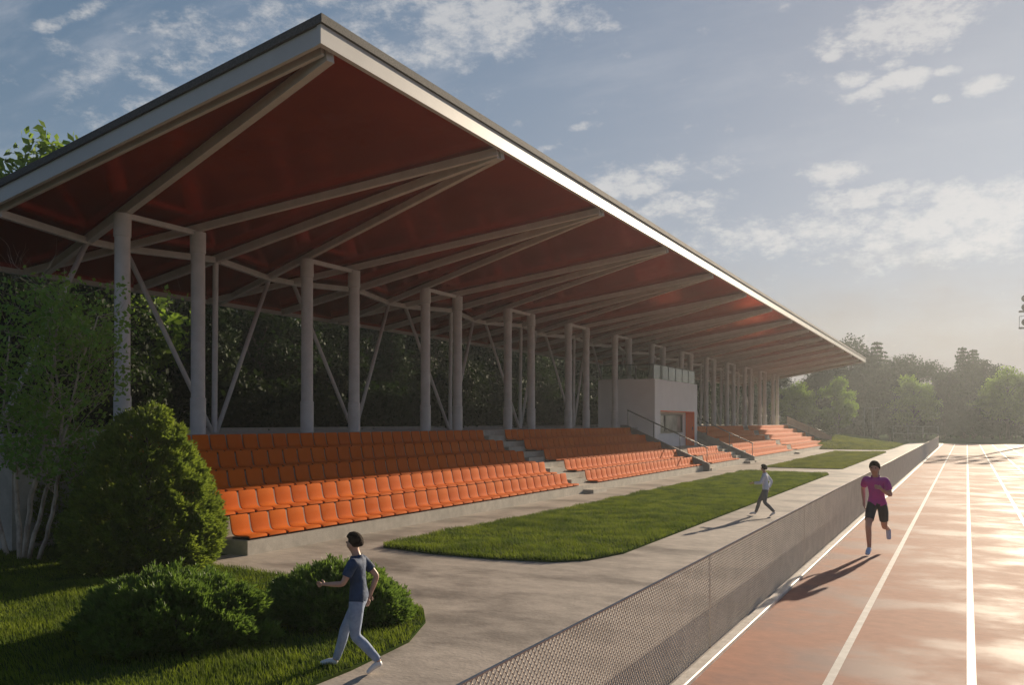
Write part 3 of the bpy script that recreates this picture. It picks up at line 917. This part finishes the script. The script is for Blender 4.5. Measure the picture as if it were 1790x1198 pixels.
FAR = [(1488, 583, 128, PB[0], 'broadleaf_tree', 'round dark tree rising just behind the far roof tip'),
       (1534, 597, 126, PC[1], 'spruce_tree', 'tall dark pointed tree right of the roof tip'),
       (1560, 628, 134, PB[1], 'broadleaf_tree', 'dark tree behind the flat topped pine'),
       (1588, 618, 130, PN, 'pine_tree', 'flat topped open pine above the bright crown'),
       (1508, 640, 122, PB[2], 'broadleaf_tree', 'dark tree between the two brightest far trees'),
       (1466, 655, 104, PL[1], 'broadleaf_tree', 'bright yellow green young tree near the end railing'),
       (1392, 665, 103, PL[0], 'broadleaf_tree', 'mid green tree standing beyond the last stand columns'),
       (1430, 640, 118, PB[1], 'broadleaf_tree', 'dark tree behind the young bright tree'),
       (1350, 640, 116, PB[0], 'broadleaf_tree', 'dark tree seen through the last columns'),
       (1597, 652, 116, PL[0], 'broadleaf_tree', 'olive green tree with a sunlit top before the pine'),
       (1640, 668, 132, PB[2], 'broadleaf_tree', 'lower dark tree in the dip of the skyline'),
       (1683, 606, 128, PC[0], 'spruce_tree', 'left of the twin pointed tops above the track end'),
       (1701, 610, 129, PC[0], 'spruce_tree', 'right of the twin pointed tops above the track end'),
       (1690, 630, 133, PB[0], 'broadleaf_tree', 'broad dark tree filling in below the twin tops'),
       (1728, 625, 131, PB[1], 'broadleaf_tree', 'dark tree on the right shoulder of the twin tops'),
       (1660, 645, 130, PB[2], 'broadleaf_tree', 'dark tree on the left shoulder of the twin tops'),
       (1762, 638, 116, PL[0], 'broadleaf_tree', 'hazy sunlit tree at the right edge of the photo'),
       (1800, 650, 118, PL[1], 'broadleaf_tree', 'hazy tree cut by the right edge of the photo'),
       (1620, 690, 122, PB[1], 'broadleaf_tree', 'small tree before the dip of the skyline'),
       (1735, 668, 124, PL[0], 'broadleaf_tree', 'hazy green tree left of the sunlit edge tree')]
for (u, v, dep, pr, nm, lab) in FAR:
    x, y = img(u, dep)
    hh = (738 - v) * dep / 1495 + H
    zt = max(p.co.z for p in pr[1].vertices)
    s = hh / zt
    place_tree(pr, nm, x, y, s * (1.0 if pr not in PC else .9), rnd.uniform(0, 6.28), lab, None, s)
nb = 0
for u in range(1380, 1900, 13):
    x, y = img(u + rnd.uniform(-8, 8), 121 + rnd.uniform(-3, 6) + (8 if 1600 < u < 1640 else 0))
    e = place_tree(PS, 'far_bush', x, y, rnd.uniform(1.2, 1.9), rnd.uniform(0, 6.28), 'dark bush in the hedge line at the foot of the far trees', 'bushes at the foot of the far trees'); e['category'] = 'bush'
x, y = img(1445, 88)
e = place_tree(PS, 'far_bush', x - .5, y, .75, 1, 'dark bush on the bank beside the end railing'); e['category'] = 'bush'


# ---- thuja / juniper: sprays of small scale-like shoots
def sprays(C, D, L_, g, nleaf, lw):
    """each spray: nleaf slim faces fanned round direction D"""
    n = len(C)
    C = np.repeat(C, nleaf, 0); D = np.repeat(D, nleaf, 0); L_ = np.repeat(L_, nleaf)
    m = len(C)
    t = g.uniform(0, .75, m)
    d = D + unit(g, m) * .55; d /= np.linalg.norm(d, axis=1, keepdims=True)
    st = C + D * (L_ * t * .7)[:, None]
    ln = L_ * g.uniform(.35, .6, m) * (1.1 - .5 * t)
    sd = np.cross(d, unit(g, m)); sd /= np.linalg.norm(sd, axis=1, keepdims=True) + 1e-9
    w_ = (lw * g.uniform(.7, 1.3, m))[:, None]
    tip = st + d * ln[:, None]; mid = st + d * (ln * .55)[:, None]
    V = np.stack([st, mid + sd * w_, tip, mid - sd * w_], 1)
    return V.reshape(-1, 3), np.arange(m * 4).reshape(m, 4)


def clump(C, D, deep, g, rad, k):
    """gather most shoots into tufts that stand out of the surface, the rest fills the dark inside"""
    n = len(C)
    heads = np.where(deep < .10)[0]; heads = g.choice(heads, min(k, len(heads)), replace=False)
    m = int(n * .74)
    idx = heads[g.integers(0, len(heads), m)]
    Dn = D / np.linalg.norm(D, axis=1, keepdims=True)
    off = unit(g, m) * rad * g.uniform(.3, 1, (m, 1)) + Dn[idx] * rad * .5
    C2 = np.concatenate([C[idx] + off * np.array([1, 1, .85]), C[m:]])
    D2 = np.concatenate([Dn[idx] * .8 + off / rad * .55, Dn[m:] + unit(g, n - m) * .4])
    C2[:, 2] = np.maximum(C2[:, 2], .04)
    return C2, D2


def cone_shrub(name, loc, h, r, n, seed, label):
    g = np.random.default_rng(seed)
    z = h * (1 - g.uniform(0, 1, n) ** .62) * .97
    a = g.uniform(0, 2 * math.pi, n)
    q = z / h
    prof = np.where(q < .18, .86 + .14 * q / .18, np.clip(1 - (np.maximum(q - .18, 0) / .83) ** 1.4, 0, 1) ** .80)
    lump = 1 + .05 * np.sin(a * 5 + z * 4) * np.sin(z * 7 + a * 3) + .05 * np.sin(a * 11 + z * 9)
    deep = g.uniform(0, 1, n) ** 1.7 * .5
    rr = r * prof * lump * (1 - deep)
    C = np.c_[np.cos(a) * rr, np.sin(a) * rr, z + .05]
    D = np.c_[np.cos(a), np.sin(a), np.full(n, .55) + q * .5]
    C, D = clump(C, D, deep, g, .095, 760)
    D /= np.linalg.norm(D, axis=1, keepdims=True)
    V, F = sprays(C, D, g.uniform(.12, .24, n), g, 9, .011)
    t = empty(name, loc, 0, label, 'shrub')
    link('foliage', np_mesh('foliage', V, F), M['thuja'], t)
    MB().tube([(0, 0, 0), (.02, 0, h * .5), (0, .02, h * .85)], [.07, .045, .012], 8).build('stem', M['bark'], t, 0, True)
    # inner dead twigs give the mass its dark depth
    mb = MB()
    for k in range(40):
        zz = rnd.uniform(.1, .8) * h; aa = rnd.uniform(0, 6.28); ll = r * (1 - zz / h) ** .6 * .8
        mb.tube([(0, 0, zz), (math.cos(aa) * ll, math.sin(aa) * ll, zz + .2)], [.016, .005], 4, False)
    mb.build('twigs', M['bark'], t)


def mound_shrub(name, loc, rx, ry, h, n, seed, label):
    g = np.random.default_rng(seed)
    u = unit(g, n); u[:, 2] = np.abs(u[:, 2]) - .12
    a = np.arctan2(u[:, 1], u[:, 0])
    lump = 1 + .12 * np.sin(a * 4 + u[:, 2] * 5 + seed) * np.cos(u[:, 2] * 6) + .07 * np.sin(a * 9 + u[:, 2] * 8)
    deep = g.uniform(0, 1, n) ** 1.8 * .45
    s = (lump * (1 - deep))[:, None]
    C = u * s * np.array([rx, ry, h * .86]); C[:, 2] = np.maximum(C[:, 2], .0) + .06
    D = u * np.array([.8, .8, .5]) + np.array([.0, 0, .75])
    C, D = clump(C, D, deep, g, .085, 420)
    D /= np.linalg.norm(D, axis=1, keepdims=True)
    V, F = sprays(C, D, g.uniform(.10, .20, n), g, 9, .008)
    t = empty(name, loc, 0, label, 'shrub')
    link('foliage', np_mesh('foliage', V, F), M['juniper'], t)
    mb = MB()
    for k in range(30):
        aa = rnd.uniform(0, 6.28)
        mb.tube([(0, 0, 0), (math.cos(aa) * rx * .4, math.sin(aa) * ry * .4, h * .35), (math.cos(aa) * rx * .75, math.sin(aa) * ry * .75, h * .55)], [.02, .013, .005], 4, False)
    mb.build('stems', M['bark'], t)


cone_shrub('thuja_shrub', (-12.02, 9.67, .02), 2.62, 1.08, 17000, 5, 'large rounded cone shaped green thuja at the near end of the seats')
cone_shrub('thuja_shrub', (-16.0, 11.0, .02), 2.3, 1.1, 6000, 6, 'darker conical shrub behind the pale multi stemmed tree')
mound_shrub('juniper_shrub', (-7.80, 6.65, .02), 1.0, .85, .70, 10000, 7, 'larger low mounded juniper in the near lawn at left')
mound_shrub('juniper_shrub', (-6.86, 8.3, .02), .82, .74, .60, 8000, 8, 'smaller low mounded juniper nearest the curved lawn edge')
mound_shrub('juniper_shrub', (-18.9, 11.6, .02), 1.5, 1.2, 1.05, 5000, 9, 'spreading bush at the left edge behind the pale stems')


def birch(loc):
    t = empty('multistem_tree', loc, 0, 'slender pale multi stemmed tree with small green leaves at left', 'tree')
    g = np.random.default_rng(21); r = random.Random(4)
    tips = []; mb = MB()
    stems = [((-.62, .1, 0), (-1.15, .1, 1.2), (-1.55, .15, 2.4), (-1.8, .3, 3.6)),
             ((-.1, 0, 0), (-.32, .05, 1.1), (-.42, .1, 1.9), (-.75, .1, 2.6), (-.75, .2, 4.0)),
             ((-.02, 0, 0), (.12, .05, 1.1), (.42, .1, 2.0), (.6, .1, 2.9), (.75, .1, 4.0), (.8, .1, 4.6)),
             ((.1, 0, 0), (.32, .1, .9), (.62, .15, 1.6), (.95, .2, 2.5), (1.2, .2, 3.4), (1.55, .3, 4.2)),
             ((.35, .05, 0), (.62, .1, .8), (.72, .15, 1.5), (.6, .3, 2.5), (.25, .4, 3.6), (.1, .4, 4.4))]

    def rec(p, d, ln, rad, lev):
        pts = [p]; q = Vector(p); dd = Vector(d)
        for k in range(4):
            dd = (dd + Vector((r.uniform(-.3, .3), r.uniform(-.3, .3), r.uniform(-.12, .28)))).normalized()
            q = q + dd * ln / 4; pts.append(tuple(q))
            if lev < 2 and r.random() < .85:
                sd = (dd + Vector((r.uniform(-1, 1), r.uniform(-1, 1), r.uniform(-.35, .55)))).normalized()
                rec(tuple(q), sd, ln * .6, rad * .5, lev + 1)
            if lev >= 1: tips.append(tuple(q))
        mb.tube(pts, [rad * (1 - .8 * i / 4) for i in range(5)], 5, False)
    for si, s in enumerate(stems):
        P = [Vector(p) for p in s]
        fine = []
        for i in range(len(P) - 1):
            for k in range(4): fine.append(P[i].lerp(P[i + 1], k / 4) + Vector((r.uniform(-.02, .02), r.uniform(-.02, .02), 0)))
        fine.append(P[-1])
        n = len(fine); rb = [.040, .044, .046, .036, .036][si]
        mb.tube(fine, [rb * (1 - .85 * i / n) + .004 for i in range(n)], 8)
        for i in range(6, n):
            for _ in range(2):
                if r.random() < .9:
                    a = r.uniform(0, 6.28)
                    rec(tuple(fine[i]), Vector((math.cos(a), math.sin(a), r.uniform(-.1, .7))).normalized(), r.uniform(.5, 1.15), rb * .3 * (1 - .6 * i / n), 0)
    mb.build('stems', M['bark_pale'], t, 0, True)
    T = np.array(tips)
    idx = g.integers(0, len(T), 8200)
    C = T[idx] + g.normal(size=(len(idx), 3)) * np.array([.10, .10, .09])
    C = C[(C[:, 2] > .95 + .5 * g.uniform(size=len(C))) & (C[:, 2] < 4.5 + .5 * g.uniform(size=len(C)))]
    V, F = leaf_quads(C, .092, g, .3, None, .66)
    link('foliage', np_mesh('foliage', V, F), M['leaf_birch'], t)


birch((-14.55, 9.2, .02))


# ------------------------------------------------------------------ people
def skin_mesh(name, verts, edges, m, parent, sub=2, root=0):
    """verts: list of (x, y, z, rx[, ry])"""
    me = bpy.data.meshes.new(name)
    me.from_pydata([v[:3] for v in verts], edges, []); me.update()
    o = bpy.data.objects.new(name, me); COL.objects.link(o)
    md = o.modifiers.new('skin', 'SKIN'); md.use_smooth_shade = True; md.branch_smoothing = .4
    sl = me.skin_vertices[0].data
    for i, v in enumerate(verts):
        sl[i].radius = (v[3], v[4] if len(v) > 4 else v[3]); sl[i].use_root = (i == root)
    sb = o.modifiers.new('sub', 'SUBSURF'); sb.levels = sub; sb.render_levels = sub
    bpy.context.view_layer.update()
    dg = bpy.context.evaluated_depsgraph_get()
    nm = bpy.data.meshes.new_from_object(o.evaluated_get(dg))
    bpy.data.objects.remove(o); bpy.data.meshes.remove(me)
    nm.name = name
    return link(name, nm, m, parent, True)


def person(loc, rz, scale, J, label, top_m, bot_m, shoe_m, sleeve=.55, legcut=1.0, hair_long=False):
    """J: joints of a 1.75 m figure facing +y (x to its right is -x for side 'L' = +x)"""
    t = empty('person', loc, rz, label, 'person'); t.scale = (scale,) * 3
    V = []; E = []; ix = {}

    def add(n, p, r, par=None, r2=None):
        ix[n] = len(V); V.append((p[0], p[1], p[2], r, r2 or r))
        if par is not None: E.append((ix[par], ix[n]))
    Vc = Vector
    pel, chest, neck, head = Vc(J['pelvis']), Vc(J['chest']), Vc(J['neck']), Vc(J['head'])
    waist = pel.lerp(chest, .45)
    add('pelvis', pel, .125, None, .10)
    add('waist', waist, .115, 'pelvis', .09); add('chest', chest, .135, 'waist', .10)
    add('neckb', chest.lerp(neck, .75), .075, 'chest'); add('neck', neck, .052, 'neckb')
    up = (head - neck).normalized(); fw = Vc(J.get('face', (0, 1, 0))).normalized(); sd = fw.cross(up).normalized()
    add('jaw', neck.lerp(head, .45) + fw * .025, .068, 'neck'); add('head', head, .088, 'jaw', .10); add('crown', head + up * .075 - fw * .01, .07, 'head')
    add('nose', head - up * .02 + fw * .105, .012, 'head')
    for s, sg in (('L', 1), ('R', -1)):
        add('ear' + s, head + sd * sg * .088 - up * .02, .016, 'head')
        sh, el, wr = Vc(J['sh' + s]), Vc(J['el' + s]), Vc(J['wr' + s])
        add('sh' + s, sh, .055, 'chest'); add('ua' + s, sh.lerp(el, .5), .047, 'sh' + s); add('el' + s, el, .040, 'ua' + s)
        add('fa' + s, el.lerp(wr, .4), .038, 'el' + s); add('wr' + s, wr, .026, 'fa' + s)
        hd = (wr - el).normalized(); pn = Vc(J.get('palm' + s, (sg, 0, 0))); side = hd.cross(pn).normalized()
        palm = wr + hd * .05; add('palm' + s, palm, .032, 'wr' + s, .018)
        kn = wr + hd * .085; add('kn' + s, kn, .034, 'palm' + s, .016)
        for q in range(4):
            o_ = side * (.028 - .019 * q); l_ = (.07, .08, .075, .058)[q]
            a_ = kn + o_ + hd * .012; b_ = a_ + hd * l_ * .5 - pn * .012; c_ = b_ + hd * l_ * .38 - pn * .028
            add('f%d0' % q + s, a_, .0095, 'kn' + s); add('f%d1' % q + s, b_, .0085, 'f%d0' % q + s); add('f%d2' % q + s, c_, .007, 'f%d1' % q + s)
        th = palm + side * .038 - hd * .01; add('t0' + s, th, .0115, 'palm' + s); add('t1' + s, th + side * .018 + hd * .035 - pn * .012, .009, 't0' + s)
        hip, kne, ank, toe = Vc(J['hip' + s]), Vc(J['kn' + s]), Vc(J['an' + s]), Vc(J['to' + s])
        add('hip' + s, hip, .098, 'pelvis'); add('th' + s, hip.lerp(kne, .5), .078, 'hip' + s); add('kne' + s, kne, .056, 'th' + s)
        add('ca' + s, kne.lerp(ank, .35) - (toe - ank).normalized() * .012, .054, 'kne' + s); add('ank' + s, ank, .036, 'ca' + s)
        fd = (toe - ank); add('foot' + s, ank + fd * .55 , .036, 'ank' + s, .03); add('toe' + s, toe, .03, 'foot' + s, .02)
    body = skin_mesh('body', V, E, M['skin'], t, 2)
    me = body.data
    n = len(me.vertices); co = np.empty(n * 3, np.float32); me.vertices.foreach_get('co', co); co = co.reshape(-1, 3)
    no = np.array([v.normal[:] for v in me.vertices])
    names = list(ix); best = np.full(n, 1e9); seg = np.zeros(n, int); tt = np.zeros(n)
    for k, (p_, q_) in enumerate(E):
        A, B = np.array(V[p_][:3]), np.array(V[q_][:3]); d = B - A
        u = np.clip(((co - A) @ d) / (d @ d), 0, 1)
        dist = np.linalg.norm(co - (A + u[:, None] * d), axis=1) - (V[p_][3] * (1 - u) + V[q_][3] * u) * .8
        w = dist < best; best[w] = dist[w]; seg[w] = k; tt[w] = u[w]
    par = [(names[p_], names[q_]) for (p_, q_) in E]

    def shell(name, keep, infl, m):
        ok = np.array([keep(par[seg[i]], tt[i], co[i]) for i in range(n)])
        bm = bmesh.new(); bm.from_mesh(me); bm.verts.ensure_lookup_table()
        for v in bm.verts: v.co = v.co + Vector(no[v.index]) * infl
        bmesh.ops.delete(bm, geom=[f for f in bm.faces if not all(ok[v.index] for v in f.verts)], context='FACES')
        bmesh.ops.delete(bm, geom=[v for v in bm.verts if not v.link_faces], context='VERTS')
        left = set(bm.verts); isl = []
        while left:
            st_ = [left.pop()]; comp = list(st_)
            while st_:
                for e_ in st_.pop().link_edges:
                    for w_ in e_.verts:
                        if w_ in left: left.discard(w_); st_.append(w_); comp.append(w_)
            isl.append(comp)
        isl.sort(key=len)
        bmesh.ops.delete(bm, geom=[v for c_ in isl[:-1] for v in c_], context='VERTS')
        mm = bpy.data.meshes.new(name); bm.to_mesh(mm); bm.free()
        return link(name, mm, m, t, True)

    def k_shirt(pr, u, c):
        q_ = pr[1]
        if q_[:-1] in ('sh',) or q_ in ('chest', 'waist'): return True
        if q_ == 'neckb': return True
        if q_ == 'neck': return u < .15
        if q_[:-1] == 'ua': return True
        if q_[:-1] == 'el': return sleeve >= .9 or u < .35
        if q_[:-1] == 'fa': return sleeve >= .9
        if q_[:-1] == 'wr': return sleeve >= .9 and u < .8
        if q_[:-1] == 'hip': return c[2] > J['pelvis'][2] - .06
        return False

    def k_leg(pr, u, c):
        q_ = pr[1][:-1]
        if pr[1] == 'waist': return c[2] < J['pelvis'][2] + .10
        if q_ in ('hip', 'th'): return True
        if q_ == 'kne': return legcut >= .9 or u < .5
        if q_ == 'ca': return legcut >= .9
        if q_ == 'ank': return legcut >= .9 and u < .93
        return False
    shell('shirt', k_shirt, .020, top_m)
    shell('trousers' if legcut >= .9 else 'shorts', k_leg, .013, bot_m)
    for s in 'LR':
        ank, toe = Vc(J['an' + s]), Vc(J['to' + s]); fd = (toe - ank).normalized()
        skin_mesh('shoe', [(*(ank - fd * .035 + Vc((0, 0, -.02))), .046, .05), (*(ank.lerp(toe, .5) + Vc((0, 0, .005))), .047, .042), (*(toe), .045, .032), (*(toe + fd * .03), .036, .024)], [(0, 1), (1, 2), (2, 3)], shoe_m, t, 2)
    # hair cap and eyes, mouth
    bm = bmesh.new(); bmesh.ops.create_uvsphere(bm, u_segments=18, v_segments=12, radius=1)
    for v in bm.verts:
        x_, y_, z_ = v.co
        # fringe sits high over the face, sides reach the ears, back reaches the nape
        if z_ < 0:
            z_ = max(z_, -.62) if y_ < .25 else z_ * .15
        if y_ > .55 and z_ < .45: y_ = .55 - .1 * (.45 - z_)
        k_ = 1 + .025 * math.sin(9 * x_ + 5 * z_) * math.cos(7 * y_)
        v.co = head + up * .018 - fw * .012 + (sd * x_ * .096 + fw * y_ * .112 + up * z_ * .118) * k_
    if hair_long:
        tail = bmesh.ops.create_uvsphere(bm, u_segments=10, v_segments=10, radius=1)['verts']
        ctr = head - fw * .15 - up * .09
        ax_ = (fw * -.55 - up * .85).normalized(); bx_ = sd; cx_ = ax_.cross(bx_)
        for v in tail: v.co = ctr + ax_ * v.co.z * .13 + bx_ * v.co.x * .04 + cx_ * v.co.y * .042
    hm = bpy.data.meshes.new('hair'); bm.to_mesh(hm); bm.free()
    link('hair', hm, M['hair'], t, True)
    for sg in (-1, 1):
        c = head + fw * .088 + sd * sg * .034 + up * .005
        MB().tube([c - fw * .006, c + fw * .008, c + fw * .011], [.010, .008, .002], 10).build('eye', M['eye'], t, 0, True)
    c = head + fw * .084 - up * .062
    MB().tube([c - sd * .024, c + fw * .008, c + sd * .024], [.004, .008, .004], 8).build('mouth', M['lip'], t, 0, True)
    return t


WALK = dict(pelvis=(0, 0, .95), chest=(0, .02, 1.28), neck=(0, .03, 1.48), head=(0, .06, 1.63), face=(0, 1, -.05),
            shL=(.168, .02, 1.40), elL=(.24, -.16, 1.17), wrL=(.23, -.08, .94), shR=(-.168, .02, 1.40), elR=(-.23, .13, 1.14), wrR=(-.17, .36, 1.12),
            hipL=(.095, 0, .90), knL=(.10, .22, .50), anL=(.10, .34, .10), toL=(.11, .52, .06), hipR=(-.095, 0, .90), knR=(-.10, .02, .47), anR=(-.10, -.30, .16), toR=(-.10, -.16, .035))
RUN = dict(pelvis=(0, 0, .96), chest=(0, .12, 1.28), neck=(0, .19, 1.47), head=(0, .25, 1.61), face=(0, 1, -.15),
           shL=(.168, .14, 1.39), elL=(.27, -.13, 1.20), wrL=(.24, -.05, .96), shR=(-.168, .14, 1.39), elR=(-.25, .12, 1.10), wrR=(-.14, .36, 1.22),
           hipL=(.095, 0, .91), knL=(.10, .30, .54), anL=(.10, .20, .13), toL=(.10, .37, .055), hipR=(-.095, 0, .91), knR=(-.10, -.14, .50), anR=(-.10, -.55, .42), toR=(-.10, -.60, .24))

person((-5.2, 6.62, .008), R(110), .77, WALK, 'child walking on the near path in navy top and pale blue trousers', M['navy'], M['denim'], M['shoe_white'], sleeve=.5)
person((-4.55, 22.4, .008), R(95), .76, WALK, 'small child in pale top and grey trousers walking on the farther path', M['pale_shirt'], M['grey_cloth'], M['shoe_white'], sleeve=1)
person((-1.45, 17.0, -.005), R(175), 1.0, RUN, 'runner in magenta top and dark shorts coming down the outer track lane', M['magenta'], M['charcoal'], M['shoe_blue'], legcut=.5, hair_long=True)


# ------------------------------------------------------------------ air
def haze():
    m = bpy.data.materials.new('haze'); m.use_nodes = True
    nt = m.node_tree; N, L = nt.nodes, nt.links
    N.remove(N['Principled BSDF'])
    v = N.new('ShaderNodeVolumePrincipled')
    v.inputs['Color'].default_value = (.78, .84, .87, 1)
    v.inputs['Density'].default_value = .0008
    v.inputs['Anisotropy'].default_value = .5
    L.new(v.outputs[0], N['Material Output'].inputs['Volume'])
    o = MB().box((-62, -22, -1), (48, 190, 21)).build('haze', m)
    tag(o, kind='stuff')


haze()
